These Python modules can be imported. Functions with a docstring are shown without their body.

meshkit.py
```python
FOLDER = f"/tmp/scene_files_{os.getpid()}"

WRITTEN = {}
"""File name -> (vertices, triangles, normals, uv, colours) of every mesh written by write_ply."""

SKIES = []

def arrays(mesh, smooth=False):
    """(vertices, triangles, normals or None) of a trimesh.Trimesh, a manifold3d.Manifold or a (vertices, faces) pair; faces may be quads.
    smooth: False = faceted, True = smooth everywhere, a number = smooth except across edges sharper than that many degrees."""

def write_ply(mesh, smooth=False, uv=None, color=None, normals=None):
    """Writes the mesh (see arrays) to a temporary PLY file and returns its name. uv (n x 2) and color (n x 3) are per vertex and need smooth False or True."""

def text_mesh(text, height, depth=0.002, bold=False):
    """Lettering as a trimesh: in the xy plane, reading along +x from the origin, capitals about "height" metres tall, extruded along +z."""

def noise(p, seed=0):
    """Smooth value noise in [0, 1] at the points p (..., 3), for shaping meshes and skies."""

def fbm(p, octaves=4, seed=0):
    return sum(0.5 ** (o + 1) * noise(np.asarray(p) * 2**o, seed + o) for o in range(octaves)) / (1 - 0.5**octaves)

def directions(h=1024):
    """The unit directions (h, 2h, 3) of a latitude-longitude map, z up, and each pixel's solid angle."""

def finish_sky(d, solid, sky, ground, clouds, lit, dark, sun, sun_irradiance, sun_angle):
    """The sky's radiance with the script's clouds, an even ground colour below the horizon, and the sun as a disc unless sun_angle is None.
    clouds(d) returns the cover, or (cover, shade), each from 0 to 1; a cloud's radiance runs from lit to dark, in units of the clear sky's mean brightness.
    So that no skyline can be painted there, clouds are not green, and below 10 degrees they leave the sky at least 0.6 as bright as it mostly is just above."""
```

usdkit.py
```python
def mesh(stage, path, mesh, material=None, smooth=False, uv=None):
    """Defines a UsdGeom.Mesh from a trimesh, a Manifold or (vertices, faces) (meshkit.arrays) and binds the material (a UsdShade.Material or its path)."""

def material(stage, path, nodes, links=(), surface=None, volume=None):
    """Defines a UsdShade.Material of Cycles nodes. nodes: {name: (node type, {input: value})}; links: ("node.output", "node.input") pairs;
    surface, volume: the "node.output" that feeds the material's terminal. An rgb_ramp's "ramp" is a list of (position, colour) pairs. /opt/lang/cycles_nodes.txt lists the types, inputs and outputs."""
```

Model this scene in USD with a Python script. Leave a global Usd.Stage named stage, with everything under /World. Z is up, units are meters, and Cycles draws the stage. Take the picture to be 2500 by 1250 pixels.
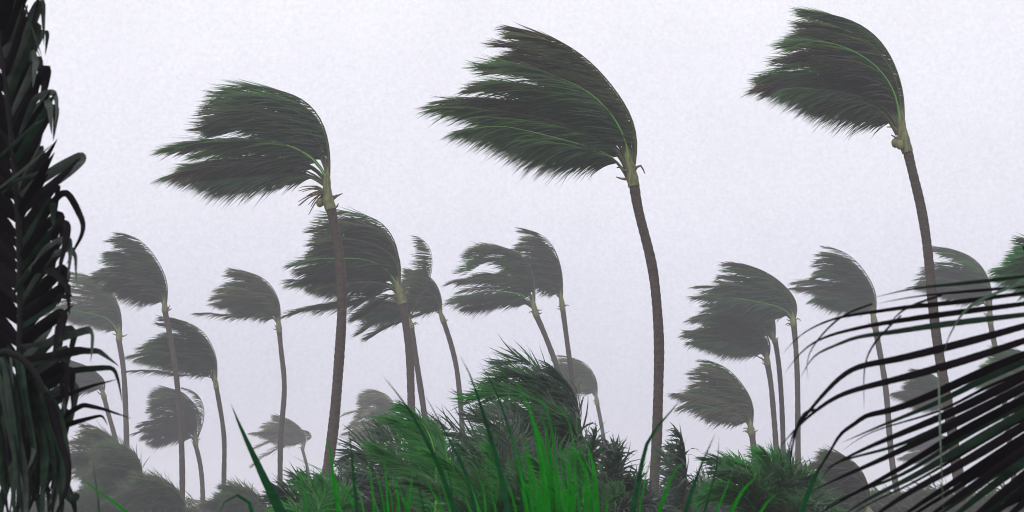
import math, random
import numpy as np
from scipy.interpolate import CubicSpline
import usdkit, meshkit
from pxr import Usd, UsdGeom, UsdLux, UsdShade, Gf, Sdf, Vt

stage = Usd.Stage.CreateInMemory()
UsdGeom.SetStageUpAxis(stage, UsdGeom.Tokens.z)
UsdGeom.SetStageMetersPerUnit(stage, 1.0)
UsdGeom.Xform.Define(stage, '/World')
UsdGeom.Scope.Define(stage, '/World/Looks')

# ------------------------------------------------------------------ camera, sky, light, exposure
F, CAMZ, HORIZON = 3960.0, 4.0, 1215.0          # focal length in pixels of the 2500 px wide picture
PITCH = math.atan((HORIZON - 625.0) / F)
cam = UsdGeom.Camera.Define(stage, '/World/camera')
cam.CreateHorizontalApertureAttr(36.0)
cam.CreateVerticalApertureAttr(18.0)
cam.CreateFocalLengthAttr(36.0 * F / 2500.0)
cam.CreateClippingRangeAttr(Gf.Vec2f(0.05, 5000))
cam.CreateFStopAttr(9.0)
cam.CreateFocusDistanceAttr(45.0)
cam.AddTranslateOp().Set(Gf.Vec3d(0, 0, CAMZ))
cam.AddRotateXOp().Set(90.0 + math.degrees(PITCH))
cam.CreateExposureAttr(0.23)

SUN_EL, SUN_AZ = math.radians(42), math.radians(-150)
dome = UsdLux.DomeLight.Define(stage, '/World/sky')
usdkit.material(stage, '/World/Looks/storm_sky', {
    'tc': ('texture_coordinate', {}), 'sep': ('separate_xyz', {}),
    'sky': ('sky_texture', {'sky_type': 'single_scattering', 'sun_disc': False, 'sun_elevation': SUN_EL, 'sun_rotation': SUN_AZ}),
    'height': ('rgb_ramp', {'ramp': [(0.0, (5.6, 5.45, 6.4)), (0.06, (5.95, 5.8, 6.8)), (0.18, (7.4, 7.3, 8.1)), (0.34, (8.6, 8.5, 9.1)), (0.6, (9.2, 9.2, 9.6)), (1.0, (9.8, 9.8, 10.1))]}),
    'cloud_noise': ('noise_texture', {'scale': 5.0, 'detail': 9.0, 'roughness': 0.72}),
    'rain_noise': ('noise_texture', {'scale': 420.0, 'detail': 2.0, 'roughness': 0.8}),
    'rain_tone': ('map_range', {'from_min': 0.3, 'from_max': 0.7, 'to_min': 0.94, 'to_max': 1.06}),
    'tone': ('math', {'math_type': 'multiply'}),
    'cloud_tone': ('map_range', {'from_min': 0.25, 'from_max': 0.75, 'to_min': 0.95, 'to_max': 1.05}),
    'cloud': ('mix_color', {'blend_type': 'multiply', 'fac': 1.0, 'use_clamp': False}),
    'cover': ('mix_color', {'fac': 0.96, 'use_clamp': False}),
    'bg': ('background_shader', {'strength': 0.1})},
    [('tc.generated', 'sep.vector'), ('sep.z', 'height.fac'), ('tc.generated', 'cloud_noise.vector'),
     ('cloud_noise.fac', 'cloud_tone.value'), ('height.color', 'cloud.a'), ('tc.generated', 'rain_noise.vector'), ('rain_noise.fac', 'rain_tone.value'), ('rain_tone.result', 'tone.value1'), ('cloud_tone.result', 'tone.value2'), ('tone.value', 'cloud.b'),
     ('sky.color', 'cover.a'), ('cloud.result', 'cover.b'), ('cover.result', 'bg.color')], surface='bg.background')
UsdShade.MaterialBindingAPI.Apply(dome.GetPrim()).Bind(UsdShade.Material.Get(stage, '/World/Looks/storm_sky'))
dome.GetPrim().SetCustomDataByKey('kind', 'structure')
sun = UsdLux.DistantLight.Define(stage, '/World/sun')
sun.CreateNormalizeAttr(True); sun.CreateIntensityAttr(0.4); sun.CreateAngleAttr(14.0); sun.CreateColorAttr(Gf.Vec3f(1.0, 0.98, 0.95))
sun.AddRotateZOp().Set(-math.degrees(SUN_AZ)); sun.AddRotateXOp().Set(-(90 - math.degrees(SUN_EL)))

# ------------------------------------------------------------------ helpers
rng = np.random.default_rng(7)
FWD = np.array([0, math.cos(PITCH), math.sin(PITCH)]); UP = np.array([0, -math.sin(PITCH), math.cos(PITCH)]); RIGHT = np.array([1.0, 0, 0])
CAM = np.array([0, 0, CAMZ])

def at(px, py, Y):
    """The point at distance Y in front of the camera that is seen at picture position px, py."""
    px, py, Y = np.broadcast_arrays(np.asarray(px, float), np.asarray(py, float), np.asarray(Y, float))
    ray = FWD + ((px - 1250) / F)[..., None] * RIGHT + ((625 - py) / F)[..., None] * UP
    return CAM + ray * (Y / ray[..., 1])[..., None]

def ground_z(x, y):
    r = np.hypot(x, y - 1.5)
    s = np.clip((r - 5) / 17, 0, 1)
    return 2.3 * (1 - s * s * (3 - 2 * s))

used = {}
def free_name(parent, name):
    k = (parent, name); n = used.get(k, 0); used[k] = n + 1
    return name if n == 0 else f'{name}_{n:03d}'

def thing(name, label, cat, group=None, loc=(0, 0, 0), kind=None):
    x = UsdGeom.Xform.Define(stage, '/World/' + free_name('/World', name))
    x.AddTranslateOp().Set(Gf.Vec3d(*map(float, loc)))
    o = x.GetPrim()
    if label: o.SetCustomDataByKey('label', label)
    if cat: o.SetCustomDataByKey('category', cat)
    if group: o.SetCustomDataByKey('group', group)
    if kind: o.SetCustomDataByKey('kind', kind)
    return o

def part(parent, name, vf, mat, smooth=False, kind=None, origin=None, label=None):
    base = str(parent.GetPath())
    v, f = vf
    if origin is not None: v = v - np.asarray(origin)
    m = usdkit.mesh(stage, base + '/' + free_name(base, name), (v, f), LOOK[mat], smooth=smooth)
    if kind: m.GetPrim().SetCustomDataByKey('kind', kind)
    if label: m.GetPrim().SetCustomDataByKey('label', label)
    return m.GetPrim()

def norm(a): return a / np.maximum(np.linalg.norm(a, axis=-1, keepdims=True), 1e-9)

def spline(p, n, even=True):
    p = np.asarray(p, float)
    d = np.r_[0, np.cumsum(np.linalg.norm(np.diff(p, axis=0), axis=1) ** 0.75)]
    c = CubicSpline(d, p, bc_type='natural')
    q = c(np.linspace(0, d[-1], n * 4))
    l = np.r_[0, np.cumsum(np.linalg.norm(np.diff(q, axis=0), axis=1))]
    s = np.linspace(0, l[-1], n)
    return np.stack([np.interp(s, l, q[:, k]) for k in range(q.shape[1])], 1)

def tube(p, r, sides=6, cap=True):
    """A round tube along the points p with radii r."""
    p = np.asarray(p, float); n = len(p); r = np.broadcast_to(np.asarray(r, float), n)
    t = norm(np.gradient(p, axis=0))
    ref = np.array([0, 1.0, 0.13]) if abs(t[:, 1]).mean() < 0.8 else np.array([1.0, 0, 0.1])
    a = norm(np.cross(t, ref)); b = np.cross(t, a)
    th = np.linspace(0, 2 * np.pi, sides, endpoint=False)
    v = (p[:, None] + r[:, None, None] * (np.cos(th)[None, :, None] * a[:, None] + np.sin(th)[None, :, None] * b[:, None])).reshape(-1, 3)
    i, j = np.meshgrid(np.arange(n - 1), np.arange(sides), indexing='ij'); k = (j + 1) % sides
    q = np.stack([i * sides + j, i * sides + k, (i + 1) * sides + k, (i + 1) * sides + j], -1).reshape(-1, 4)
    f = np.vstack([q[:, [0, 1, 2]], q[:, [0, 2, 3]]])
    if cap:
        v = np.vstack([v, p[0], p[-1]]); c0, c1 = len(v) - 2, len(v) - 1; j = np.arange(sides); k = (j + 1) % sides
        f = np.vstack([f, np.stack([k, j, np.full(sides, c0)], 1), np.stack([(n - 1) * sides + j, (n - 1) * sides + k, np.full(sides, c1)], 1)])
    return v, f

def join(meshes):
    vs, fs, o = [], [], 0
    for v, f in meshes:
        vs.append(v); fs.append(f + o); o += len(v)
    return np.vstack(vs), np.vstack(fs)

def ribbons(P, Wd):
    """Many flat blades at once. P: (m, k, 3) centre lines; Wd: (m, k, 3) half width vectors (last one goes to a point)."""
    m, k, _ = P.shape
    v = np.stack([P - Wd, P + Wd], 2).reshape(m, -1, 3)          # 2 per section
    i = np.arange(k - 1)
    f = np.vstack([np.stack([2 * i, 2 * i + 1, 2 * i + 3], 1), np.stack([2 * i, 2 * i + 3, 2 * i + 2], 1)])
    f = (f[None] + (np.arange(m) * 2 * k)[:, None, None]).reshape(-1, 3)
    return v.reshape(-1, 3), f

def creased(p, n):
    l = np.r_[0, np.cumsum(np.linalg.norm(np.diff(p, axis=0), axis=1))]; s = np.linspace(0, l[-1], n)
    q = np.stack([np.interp(s, l, p[:, k]) for k in range(3)], 1)
    q[1:-1] = 0.5 * q[1:-1] + 0.25 * (q[:-2] + q[2:])
    return q

def blade(p, w, tilt, fold=0.22, n=18, tip=0.0, twist=0.0, root=0.4, taper=0.6, sharp=False):
    """One long leaf with a creased middle along p (root to tip); w: half width in metres at the widest."""
    p = creased(p, n) if sharp else spline(p, n)
    t = norm(np.gradient(p, axis=0))
    s = np.linspace(0, 1, n)
    prof = np.minimum(root + (1 - root) * s / 0.25, 1) * np.clip((1 - s) / taper, 0, 1) ** 0.8 + tip
    side = norm(np.cross(t, np.array([0.0, 1, 0.05]))); nor = np.cross(side, t)
    an = tilt + twist * s
    a = side * np.cos(an)[:, None] + nor * np.sin(an)[:, None]; b = np.cross(a, t)
    h = (w * prof)[:, None]
    v = np.stack([p - a * h + b * h * fold, p, p + a * h + b * h * fold], 1).reshape(-1, 3)
    i = np.arange(n - 1) * 3
    q = [np.stack([i + c, i + c + 1, i + c + 4, i + c + 3], 1) for c in (0, 1)]
    q = np.vstack(q)
    return v, np.vstack([q[:, [0, 1, 2]], q[:, [0, 2, 3]]])

# ------------------------------------------------------------------ materials
LOOK = {}
def leaf_look(name, dark, mid, light, rough=0.5, trans=0.22, tcol=None, spec=0.2, grain=5.0):
    tcol = tcol or [c * 1.3 for c in mid]
    LOOK[name] = usdkit.material(stage, '/World/Looks/' + name, {
        'g': ('geometry', {}), 'ramp': ('rgb_ramp', {'ramp': [(0, dark), (0.45, mid), (0.8, mid), (1.0, light)]}),
        'map': ('mapping', {'scale': (0.25, 1, 1)}), 'nz': ('noise_texture', {'scale': grain, 'detail': 3.0, 'roughness': 0.6}),
        'mr': ('map_range', {'from_min': 0.3, 'from_max': 0.7, 'to_min': 0.45, 'to_max': 1.6}),
        'mul': ('mix_color', {'blend_type': 'multiply', 'fac': 1.0, 'use_clamp': False}),
        'p': ('principled_bsdf', {'roughness': rough, 'specular_ior_level': spec}),
        't': ('translucent_bsdf', {'color': tcol}), 'm': ('mix_closure', {'fac': trans})},
        [('g.random_per_island', 'ramp.fac'), ('g.position', 'map.vector'), ('map.vector', 'nz.vector'), ('nz.fac', 'mr.value'), ('ramp.color', 'mul.a'), ('mr.result', 'mul.b'),
         ('mul.result', 'p.base_color'), ('p.BSDF', 'm.closure1'), ('t.BSDF', 'm.closure2')], surface='m.closure')

leaf_look('palm_leaf', (0.026, 0.026, 0.022), (0.130, 0.175, 0.066), (0.36, 0.43, 0.13), rough=0.42, spec=0.4, trans=0.4, tcol=(0.15, 0.21, 0.06))
leaf_look('palm_leaf_brown', (0.028, 0.018, 0.020), (0.170, 0.135, 0.078), (0.36, 0.31, 0.14), rough=0.42, spec=0.4, trans=0.36, tcol=(0.17, 0.14, 0.07))
leaf_look('palm_leaf_green', (0.020, 0.045, 0.022), (0.080, 0.25, 0.050), (0.22, 0.55, 0.09), rough=0.42, spec=0.4, trans=0.42, tcol=(0.13, 0.33, 0.05))
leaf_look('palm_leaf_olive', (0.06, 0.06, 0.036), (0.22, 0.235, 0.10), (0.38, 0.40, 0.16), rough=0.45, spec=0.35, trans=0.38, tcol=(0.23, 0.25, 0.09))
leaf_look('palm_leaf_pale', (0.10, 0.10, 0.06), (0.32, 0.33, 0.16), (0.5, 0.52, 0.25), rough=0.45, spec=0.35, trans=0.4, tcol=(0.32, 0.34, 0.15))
leaf_look('young_leaf', (0.024, 0.050, 0.034), (0.070, 0.15, 0.075), (0.11, 0.29, 0.085), rough=0.4, spec=0.45, trans=0.4, tcol=(0.08, 0.20, 0.065))
leaf_look('young_leaf_dark', (0.030, 0.038, 0.038), (0.085, 0.125, 0.086), (0.13, 0.24, 0.11), rough=0.4, spec=0.45, trans=0.34, tcol=(0.08, 0.15, 0.075))
leaf_look('young_leaf_bright', (0.016, 0.10, 0.020), (0.042, 0.24, 0.042), (0.11, 0.42, 0.07), rough=0.42, spec=0.4, trans=0.35)
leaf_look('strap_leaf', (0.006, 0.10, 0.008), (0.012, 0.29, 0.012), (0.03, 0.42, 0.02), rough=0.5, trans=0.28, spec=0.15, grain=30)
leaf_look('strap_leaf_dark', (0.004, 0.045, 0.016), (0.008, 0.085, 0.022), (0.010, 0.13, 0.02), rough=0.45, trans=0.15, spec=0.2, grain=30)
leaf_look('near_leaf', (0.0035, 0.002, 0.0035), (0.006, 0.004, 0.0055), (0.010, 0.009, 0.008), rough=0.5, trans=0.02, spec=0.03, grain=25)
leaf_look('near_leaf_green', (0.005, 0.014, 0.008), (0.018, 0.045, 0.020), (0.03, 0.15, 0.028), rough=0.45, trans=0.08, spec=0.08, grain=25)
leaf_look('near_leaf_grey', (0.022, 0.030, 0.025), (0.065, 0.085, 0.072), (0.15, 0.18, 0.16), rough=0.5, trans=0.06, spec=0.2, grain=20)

def plain_look(name, a, b, scale=8.0, rough=0.7, bump=0.3, stretch=(1, 1, 1), dist=0.02):
    LOOK[name] = usdkit.material(stage, '/World/Looks/' + name, {
        'g': ('geometry', {}), 'map': ('mapping', {'scale': stretch}),
        'nz': ('noise_texture', {'scale': scale, 'detail': 6.0, 'roughness': 0.65}),
        'ramp': ('rgb_ramp', {'ramp': [(0.3, a), (0.7, b)]}), 'bp': ('bump', {'strength': bump, 'distance': dist}),
        'p': ('principled_bsdf', {'roughness': rough, 'specular_ior_level': 0.25})},
        [('g.position', 'map.vector'), ('map.vector', 'nz.vector'), ('nz.fac', 'ramp.fac'), ('ramp.color', 'p.base_color'), ('nz.fac', 'bp.height'), ('bp.normal', 'p.normal')], surface='p.BSDF')
plain_look('palm_bark', (0.020, 0.014, 0.013), (0.098, 0.070, 0.056), 4.5, 0.9, 0.8, (1.6, 1.6, 6.0), 0.03)
plain_look('sheath', (0.04, 0.036, 0.020), (0.20, 0.205, 0.085), 5.0, 0.7, 0.4, (3, 3, 0.8))
plain_look('stub', (0.07, 0.055, 0.04), (0.20, 0.15, 0.09), 6.0, 0.8)
plain_look('rachis', (0.03, 0.03, 0.018), (0.075, 0.085, 0.035), 2.0, 0.5, 0.0)
plain_look('rachis_bright', (0.06, 0.16, 0.03), (0.14, 0.36, 0.06), 2.0, 0.5, 0.0)
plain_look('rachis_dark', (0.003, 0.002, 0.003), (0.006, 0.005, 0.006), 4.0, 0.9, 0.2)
plain_look('soil', (0.03, 0.04, 0.02), (0.06, 0.08, 0.035), 0.6, 0.95, 0.5)
plain_look('husk', (0.10, 0.085, 0.04), (0.20, 0.19, 0.09), 5.0, 0.6)

# ------------------------------------------------------------------ ground
g = np.concatenate([-np.geomspace(560, 30, 12), np.linspace(-28, 28, 57), np.geomspace(30, 560, 12)])
gx, gy = np.meshgrid(g, g, indexing='ij')
gz = ground_z(gx, gy) + 0.05 * np.sin(gx * 0.9 + 1) * np.sin(gy * 0.7) - 0.05
n = len(g); i, j = np.meshgrid(np.arange(n - 1), np.arange(n - 1), indexing='ij')
gq = np.stack([i * n + j, (i + 1) * n + j, (i + 1) * n + j + 1, i * n + j + 1], -1).reshape(-1, 4)
gm = usdkit.mesh(stage, '/World/ground', (np.stack([gx, gy, gz], -1).reshape(-1, 3), gq), LOOK['soil'], smooth=True)
gm.GetPrim().SetCustomDataByKey('kind', 'structure')

# ------------------------------------------------------------------ palm fronds
WIND = np.array([-1.0, 0.0, 0.0])

def frond(R, rr, leaf_len, leaf_w, count, t0=0.16, blow=0.55, lift=0.05, droop=0.0, roll=0.0, segs=4, open_=1.0, gust=0.08, ragged=0.0):
    """R: rachis points (root to tip). Returns (rachis mesh, leaflets mesh)."""
    R = spline(R, 40); n = len(R)
    s = np.linspace(0, 1, n)
    rach = tube(R[::2], np.interp(s[::2], [0, 0.12, 0.5, 1], [rr, rr * 0.7, rr * 0.4, rr * 0.12]), 5)
    T = norm(np.gradient(R, axis=0))
    t = np.linspace(t0, 0.995, count); t = np.clip(t + rng.normal(0, 0.35 * (1 - t0) / count, count), t0, 1)
    P = np.stack([np.interp(t, s, R[:, k]) for k in range(3)], 1); Tt = norm(np.stack([np.interp(t, s, T[:, k]) for k in range(3)], 1))
    Nref = norm(np.array([0.55, math.sin(roll), 0.75 * math.cos(roll)]))
    S = norm(np.cross(Tt, Nref)); N = np.cross(S, Tt)
    W = norm(np.array([-1.0, rng.normal(0, 0.12), lift]))
    outP, outW = [], []
    L = leaf_len * np.interp((t - t0) / (1 - t0), [0, 0.08, 0.3, 0.6, 0.85, 1], [0.45, 0.75, 1.0, 0.95, 0.68, 0.45])
    for side in (-1, 1):
        a = np.radians(np.interp(t, [0, 1], [62, 14])) * open_
        nat = np.cos(a)[:, None] * Tt + side * np.sin(a)[:, None] * S + 0.12 * N
        jit = rng.normal(0, gust, (count, 3))
        d0 = norm(nat * (1 - blow) + W * blow + jit)
        d1 = norm(nat * (1 - blow) * 0.35 + W * blow * 1.3 + np.array([0, 0, -droop]) + jit * 1.6)
        k = segs + 1
        u = np.linspace(0, 1, segs)[None, :, None]
        D = norm(d0[:, None] * (1 - u) + d1[:, None] * u)
        ll = (L * rng.uniform(0.78, 1.12, count) * (1 - ragged * rng.random(count)))[:, None, None]
        C = np.concatenate([P[:, None], P[:, None] + np.cumsum(D * ll / segs, 1)], 1)
        tang = np.concatenate([D, D[:, -1:]], 1)
        nn = norm(N[:, None] * 0.7 + S[:, None] * side * 0.4 + rng.normal(0, 0.45, (count, 1, 3)))
        wv = norm(np.cross(tang, nn))
        prof = np.interp(np.linspace(0, 1, k), [0, 0.2, 0.6, 1], [0.45, 1, 0.75, 0.04])
        keep = rng.random(count) > 0.02
        outP.append(C[keep]); outW.append((wv * prof[None, :, None] * leaf_w * 0.5)[keep])
    return rach, ribbons(np.concatenate(outP), np.concatenate(outW))

def curve3(px, D, dY, bend=1.2):
    """Picture curve at distance D that leaves the picture's plane by dY metres towards its tip."""
    px = np.asarray(px, float)
    l = np.r_[0, np.cumsum(np.linalg.norm(np.diff(px, axis=0), axis=1))]; s = l / l[-1]
    return at(px[:, 0], px[:, 1], D + dY * s ** bend)

def resample(px, n=9):
    return spline(px, n)

# rachis curves of the three tall palms, root to tip, in order from the windward edge to the lowest
CROWN_A = [[(803, 440), (804, 375), (792, 315), (757, 258), (702, 227), (640, 215), (585, 222), (535, 250)],
           [(801, 435), (796, 355), (770, 292), (720, 252), (660, 238), (590, 248), (520, 278)],
           [(800, 435), (785, 360), (742, 308), (682, 278), (612, 272), (545, 292), (505, 318)],
           [(800, 437), (778, 378), (730, 338), (662, 312), (590, 305), (530, 320)],
           [(800, 440), (770, 395), (720, 362), (670, 348), (620, 345), (560, 345), (480, 350), (420, 366)],
           [(798, 445), (760, 408), (700, 392), (620, 388), (540, 398), (470, 405)],
           [(796, 450), (750, 425), (690, 412), (600, 412), (500, 414), (420, 430)],
           [(795, 455), (755, 432), (710, 424), (660, 426), (590, 436), (520, 440)]]
CROWN_B = [[(1545, 425), (1554, 350), (1540, 285), (1503, 222), (1452, 162), (1392, 115), (1322, 83), (1262, 74)],
           [(1540, 420), (1536, 335), (1500, 252), (1440, 187), (1370, 142), (1295, 115), (1230, 115)],
           [(1538, 420), (1525, 340), (1480, 265), (1420, 215), (1340, 182), (1260, 162), (1195, 168)],
           [(1536, 420), (1515, 345), (1460, 285), (1380, 240), (1290, 213), (1220, 205), (1170, 220)],
           [(1535, 420), (1510, 350), (1440, 300), (1350, 265), (1250, 246), (1160, 242), (1090, 250)],
           [(1535, 425), (1505, 362), (1425, 320), (1330, 290), (1230, 274), (1140, 266), (1075, 264)],
           [(1533, 425), (1500, 370), (1450, 340), (1380, 318), (1290, 298), (1215, 288)],
           [(1530, 430), (1490, 382), (1440, 360), (1370, 340), (1290, 320), (1210, 308), (1140, 318)],
           [(1530, 432), (1498, 388), (1455, 370), (1400, 356), (1330, 342), (1260, 332)]]
CROWN_C = [[(2205, 325), (2205, 240), (2186, 165), (2150, 102), (2095, 58), (2030, 36), (1985, 30)],
           [(2203, 320), (2195, 230), (2165, 152), (2110, 97), (2040, 66), (1975, 62)],
           [(2200, 320), (2180, 220), (2130, 155), (2060, 115), (1990, 102), (1930, 115)],
           [(2199, 320), (2172, 220), (2112, 175), (2032, 147), (1960, 142), (1915, 150)],
           [(2198, 320), (2165, 235), (2100, 200), (2010, 180), (1930, 177), (1880, 190)],
           [(2195, 320), (2155, 250), (2090, 222), (2000, 202), (1920, 202), (1860, 215)],
           [(2195, 325), (2160, 268), (2110, 240), (2050, 225), (1980, 215), (1910, 212)],
           [(2190, 330), (2150, 272), (2110, 248), (2055, 240), (1990, 240)]]
TEMPLATES = {'A': CROWN_A, 'B': CROWN_B, 'C': CROWN_C}

def fitted(key, base, top, left):
    cs = [resample(c) for c in TEMPLATES[key]]
    b = np.array([np.mean([c[0, 0] for c in cs]), np.mean([c[0, 1] for c in cs])])
    allp = np.vstack(cs); wt, ht = b[0] - allp[:, 0].min(), b[1] - allp[:, 1].min()
    out = []
    for c in cs:
        an, sc = rng.normal(0, 0.035), rng.uniform(0.9, 1.06); d = c - c[0]
        out.append(c[0] + sc * np.stack([d[:, 0] * math.cos(an) - d[:, 1] * math.sin(an), d[:, 0] * math.sin(an) + d[:, 1] * math.cos(an)], 1))
    cs = [cs[0]] + out[1:]
    return [np.stack([base[0] - (b[0] - c[:, 0]) / wt * (base[0] - left), base[1] - (b[1] - c[:, 1]) / ht * (base[1] - top)], 1) for c in cs]

def palm(label, D, trunk, wpx, curves, copies=4, base=None, top=None, left=None, depth=1.7, extra=(), leaf='palm_leaf', alt='palm_leaf_green', alt_share=0.35,
         bright=(), count=60, leaf_len=0.95, leaf_w=0.045, stubs=3, nuts=0, flower=False, group='wind-blown coconut palms', jitter=0.6, name='coconut_palm',
         blow=0.8, segs=3, skip=(), sheath_px=None, gust=0.08):
    """trunk: picture points from the crown down; wpx: trunk width in pixels (top, bottom)."""
    m = D / F * 1.0
    px = np.asarray(trunk, float)
    P = at(px[:, 0], px[:, 1], D + np.linspace(0, 0.3, len(px)))
    dirn = P[-1] - P[-2]; lean = np.clip(dirn[0] / max(abs(dirn[2]), 1e-3), -0.25, 0.25)
    foot_z = float(ground_z(P[-1, 0], D)) - 0.25
    drop = P[-1, 2] - foot_z
    if drop > 0.3:
        P = np.vstack([P, P[-1] + [lean * drop * 0.4, 0.05, -drop * 0.55], P[-1] + [lean * drop * 0.5, 0.08, -drop]])
    t = thing(name, label, 'palm tree', group, (P[-1, 0], P[-1, 1], foot_z + 0.25))
    O = np.array([P[-1, 0], P[-1, 1], foot_z + 0.25])
    length = np.linalg.norm(np.diff(P, axis=0), axis=1).sum()
    nn = int(np.clip(length / (0.09 if D < 50 else 0.22), 20, 200))
    C = spline(P, nn); s = np.linspace(0, 1, nn)
    w0, w1 = wpx
    r = 0.5 * m * np.interp(s, [0, 0.06, 0.8, 1], [w0 * 1.08, w0, w1, w1 * 1.25])
    r = r * (1 + 0.045 * np.where(np.arange(nn) % 2 == 0, 1, -1) * rng.uniform(0.3, 1, nn) + 0.03 * np.sin(s * 37 + rng.random() * 6) + rng.normal(0, 0.012, nn))
    part(t, 'trunk', tube(C, r, 10), 'palm_bark', smooth=40, origin=O)
    if isinstance(curves, str):
        curves = fitted(curves, base, top, left)
    else:
        curves = [resample(c) for c in curves]
    root = np.mean([c[0] for c in curves], 0); third = np.mean([c[2] for c in curves[:3]], 0)
    # the sheath: fibrous column between trunk and fronds
    sp = np.array([px[0] + (px[0] - px[1]) / np.linalg.norm(px[0] - px[1]) * -2, px[0] * 0.5 + root * 0.5, root, root * 0.6 + third * 0.4]) if sheath_px is None else np.asarray(sheath_px, float)
    S = spline(at(sp[:, 0], sp[:, 1], D), 14); ss = np.linspace(0, 1, 14)
    sr = 0.5 * m * np.interp(ss, [0, 0.25, 0.6, 1], [w0 * 1.25, w0 * 1.25, w0 * 0.85, w0 * 0.3]) * (1 + rng.normal(0, 0.05, 14))
    part(t, 'leaf_sheath', tube(S, sr, 9), 'sheath', smooth=60, origin=O)
    for q in range(stubs):
        k = rng.integers(1, 6); an = rng.uniform(-1.2, 1.2) + (math.pi if rng.random() < 0.7 else 0)
        d = np.array([math.cos(an), math.sin(an) * 0.6, 0.0]); L = m * w0 * rng.uniform(0.5, 1.3)
        b0 = S[k] + d * sr[k] * 0.7
        part(t, 'leaf_stub', tube(spline([b0, b0 + d * L * 0.5 + [0, 0, L * rng.uniform(-0.2, 0.5)], b0 + d * L + [0, 0, L * rng.uniform(-0.3, 0.9)]], 5), m * w0 * np.array([0.2, 0.16, 0.12, 0.09, 0.05]), 5), 'stub', smooth=50, origin=O)
    for q in range(nuts):
        c = S[3] + np.array([-m * w0 * (0.55 + 0.35 * (q % 2)), m * w0 * (0.5 - 0.5 * q), -m * w0 * 0.3 * (q % 3)])
        th, ph = np.meshgrid(np.linspace(0, math.pi, 9), np.linspace(0, 2 * math.pi, 10, endpoint=False), indexing='ij')
        rad = m * w0 * 0.42
        v = c + rad * np.stack([np.sin(th) * np.cos(ph), np.sin(th) * np.sin(ph), 1.25 * np.cos(th)], -1).reshape(-1, 3)
        i, j = np.meshgrid(np.arange(8), np.arange(10), indexing='ij'); k = (j + 1) % 10
        part(t, 'coconut', (v, np.stack([i * 10 + j, (i + 1) * 10 + j, (i + 1) * 10 + k, i * 10 + k], -1).reshape(-1, 4)), 'husk', smooth=True, origin=O)
    if flower:
        tw = []
        for q in range(14):
            a0 = S[5] + rng.normal(0, 0.03, 3)
            e = a0 + np.array([-rng.uniform(0.35, 0.8), rng.normal(0, 0.25), rng.uniform(-0.5, 0.15)])
            tw.append(tube(spline([a0, (a0 + e) / 2 + [0, 0, 0.1], e], 6), np.linspace(0.03, 0.008, 6), 4))
        part(t, 'flower_stalk', join(tw), 'stub', smooth=50, origin=O)
    nc = len(curves)
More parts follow.
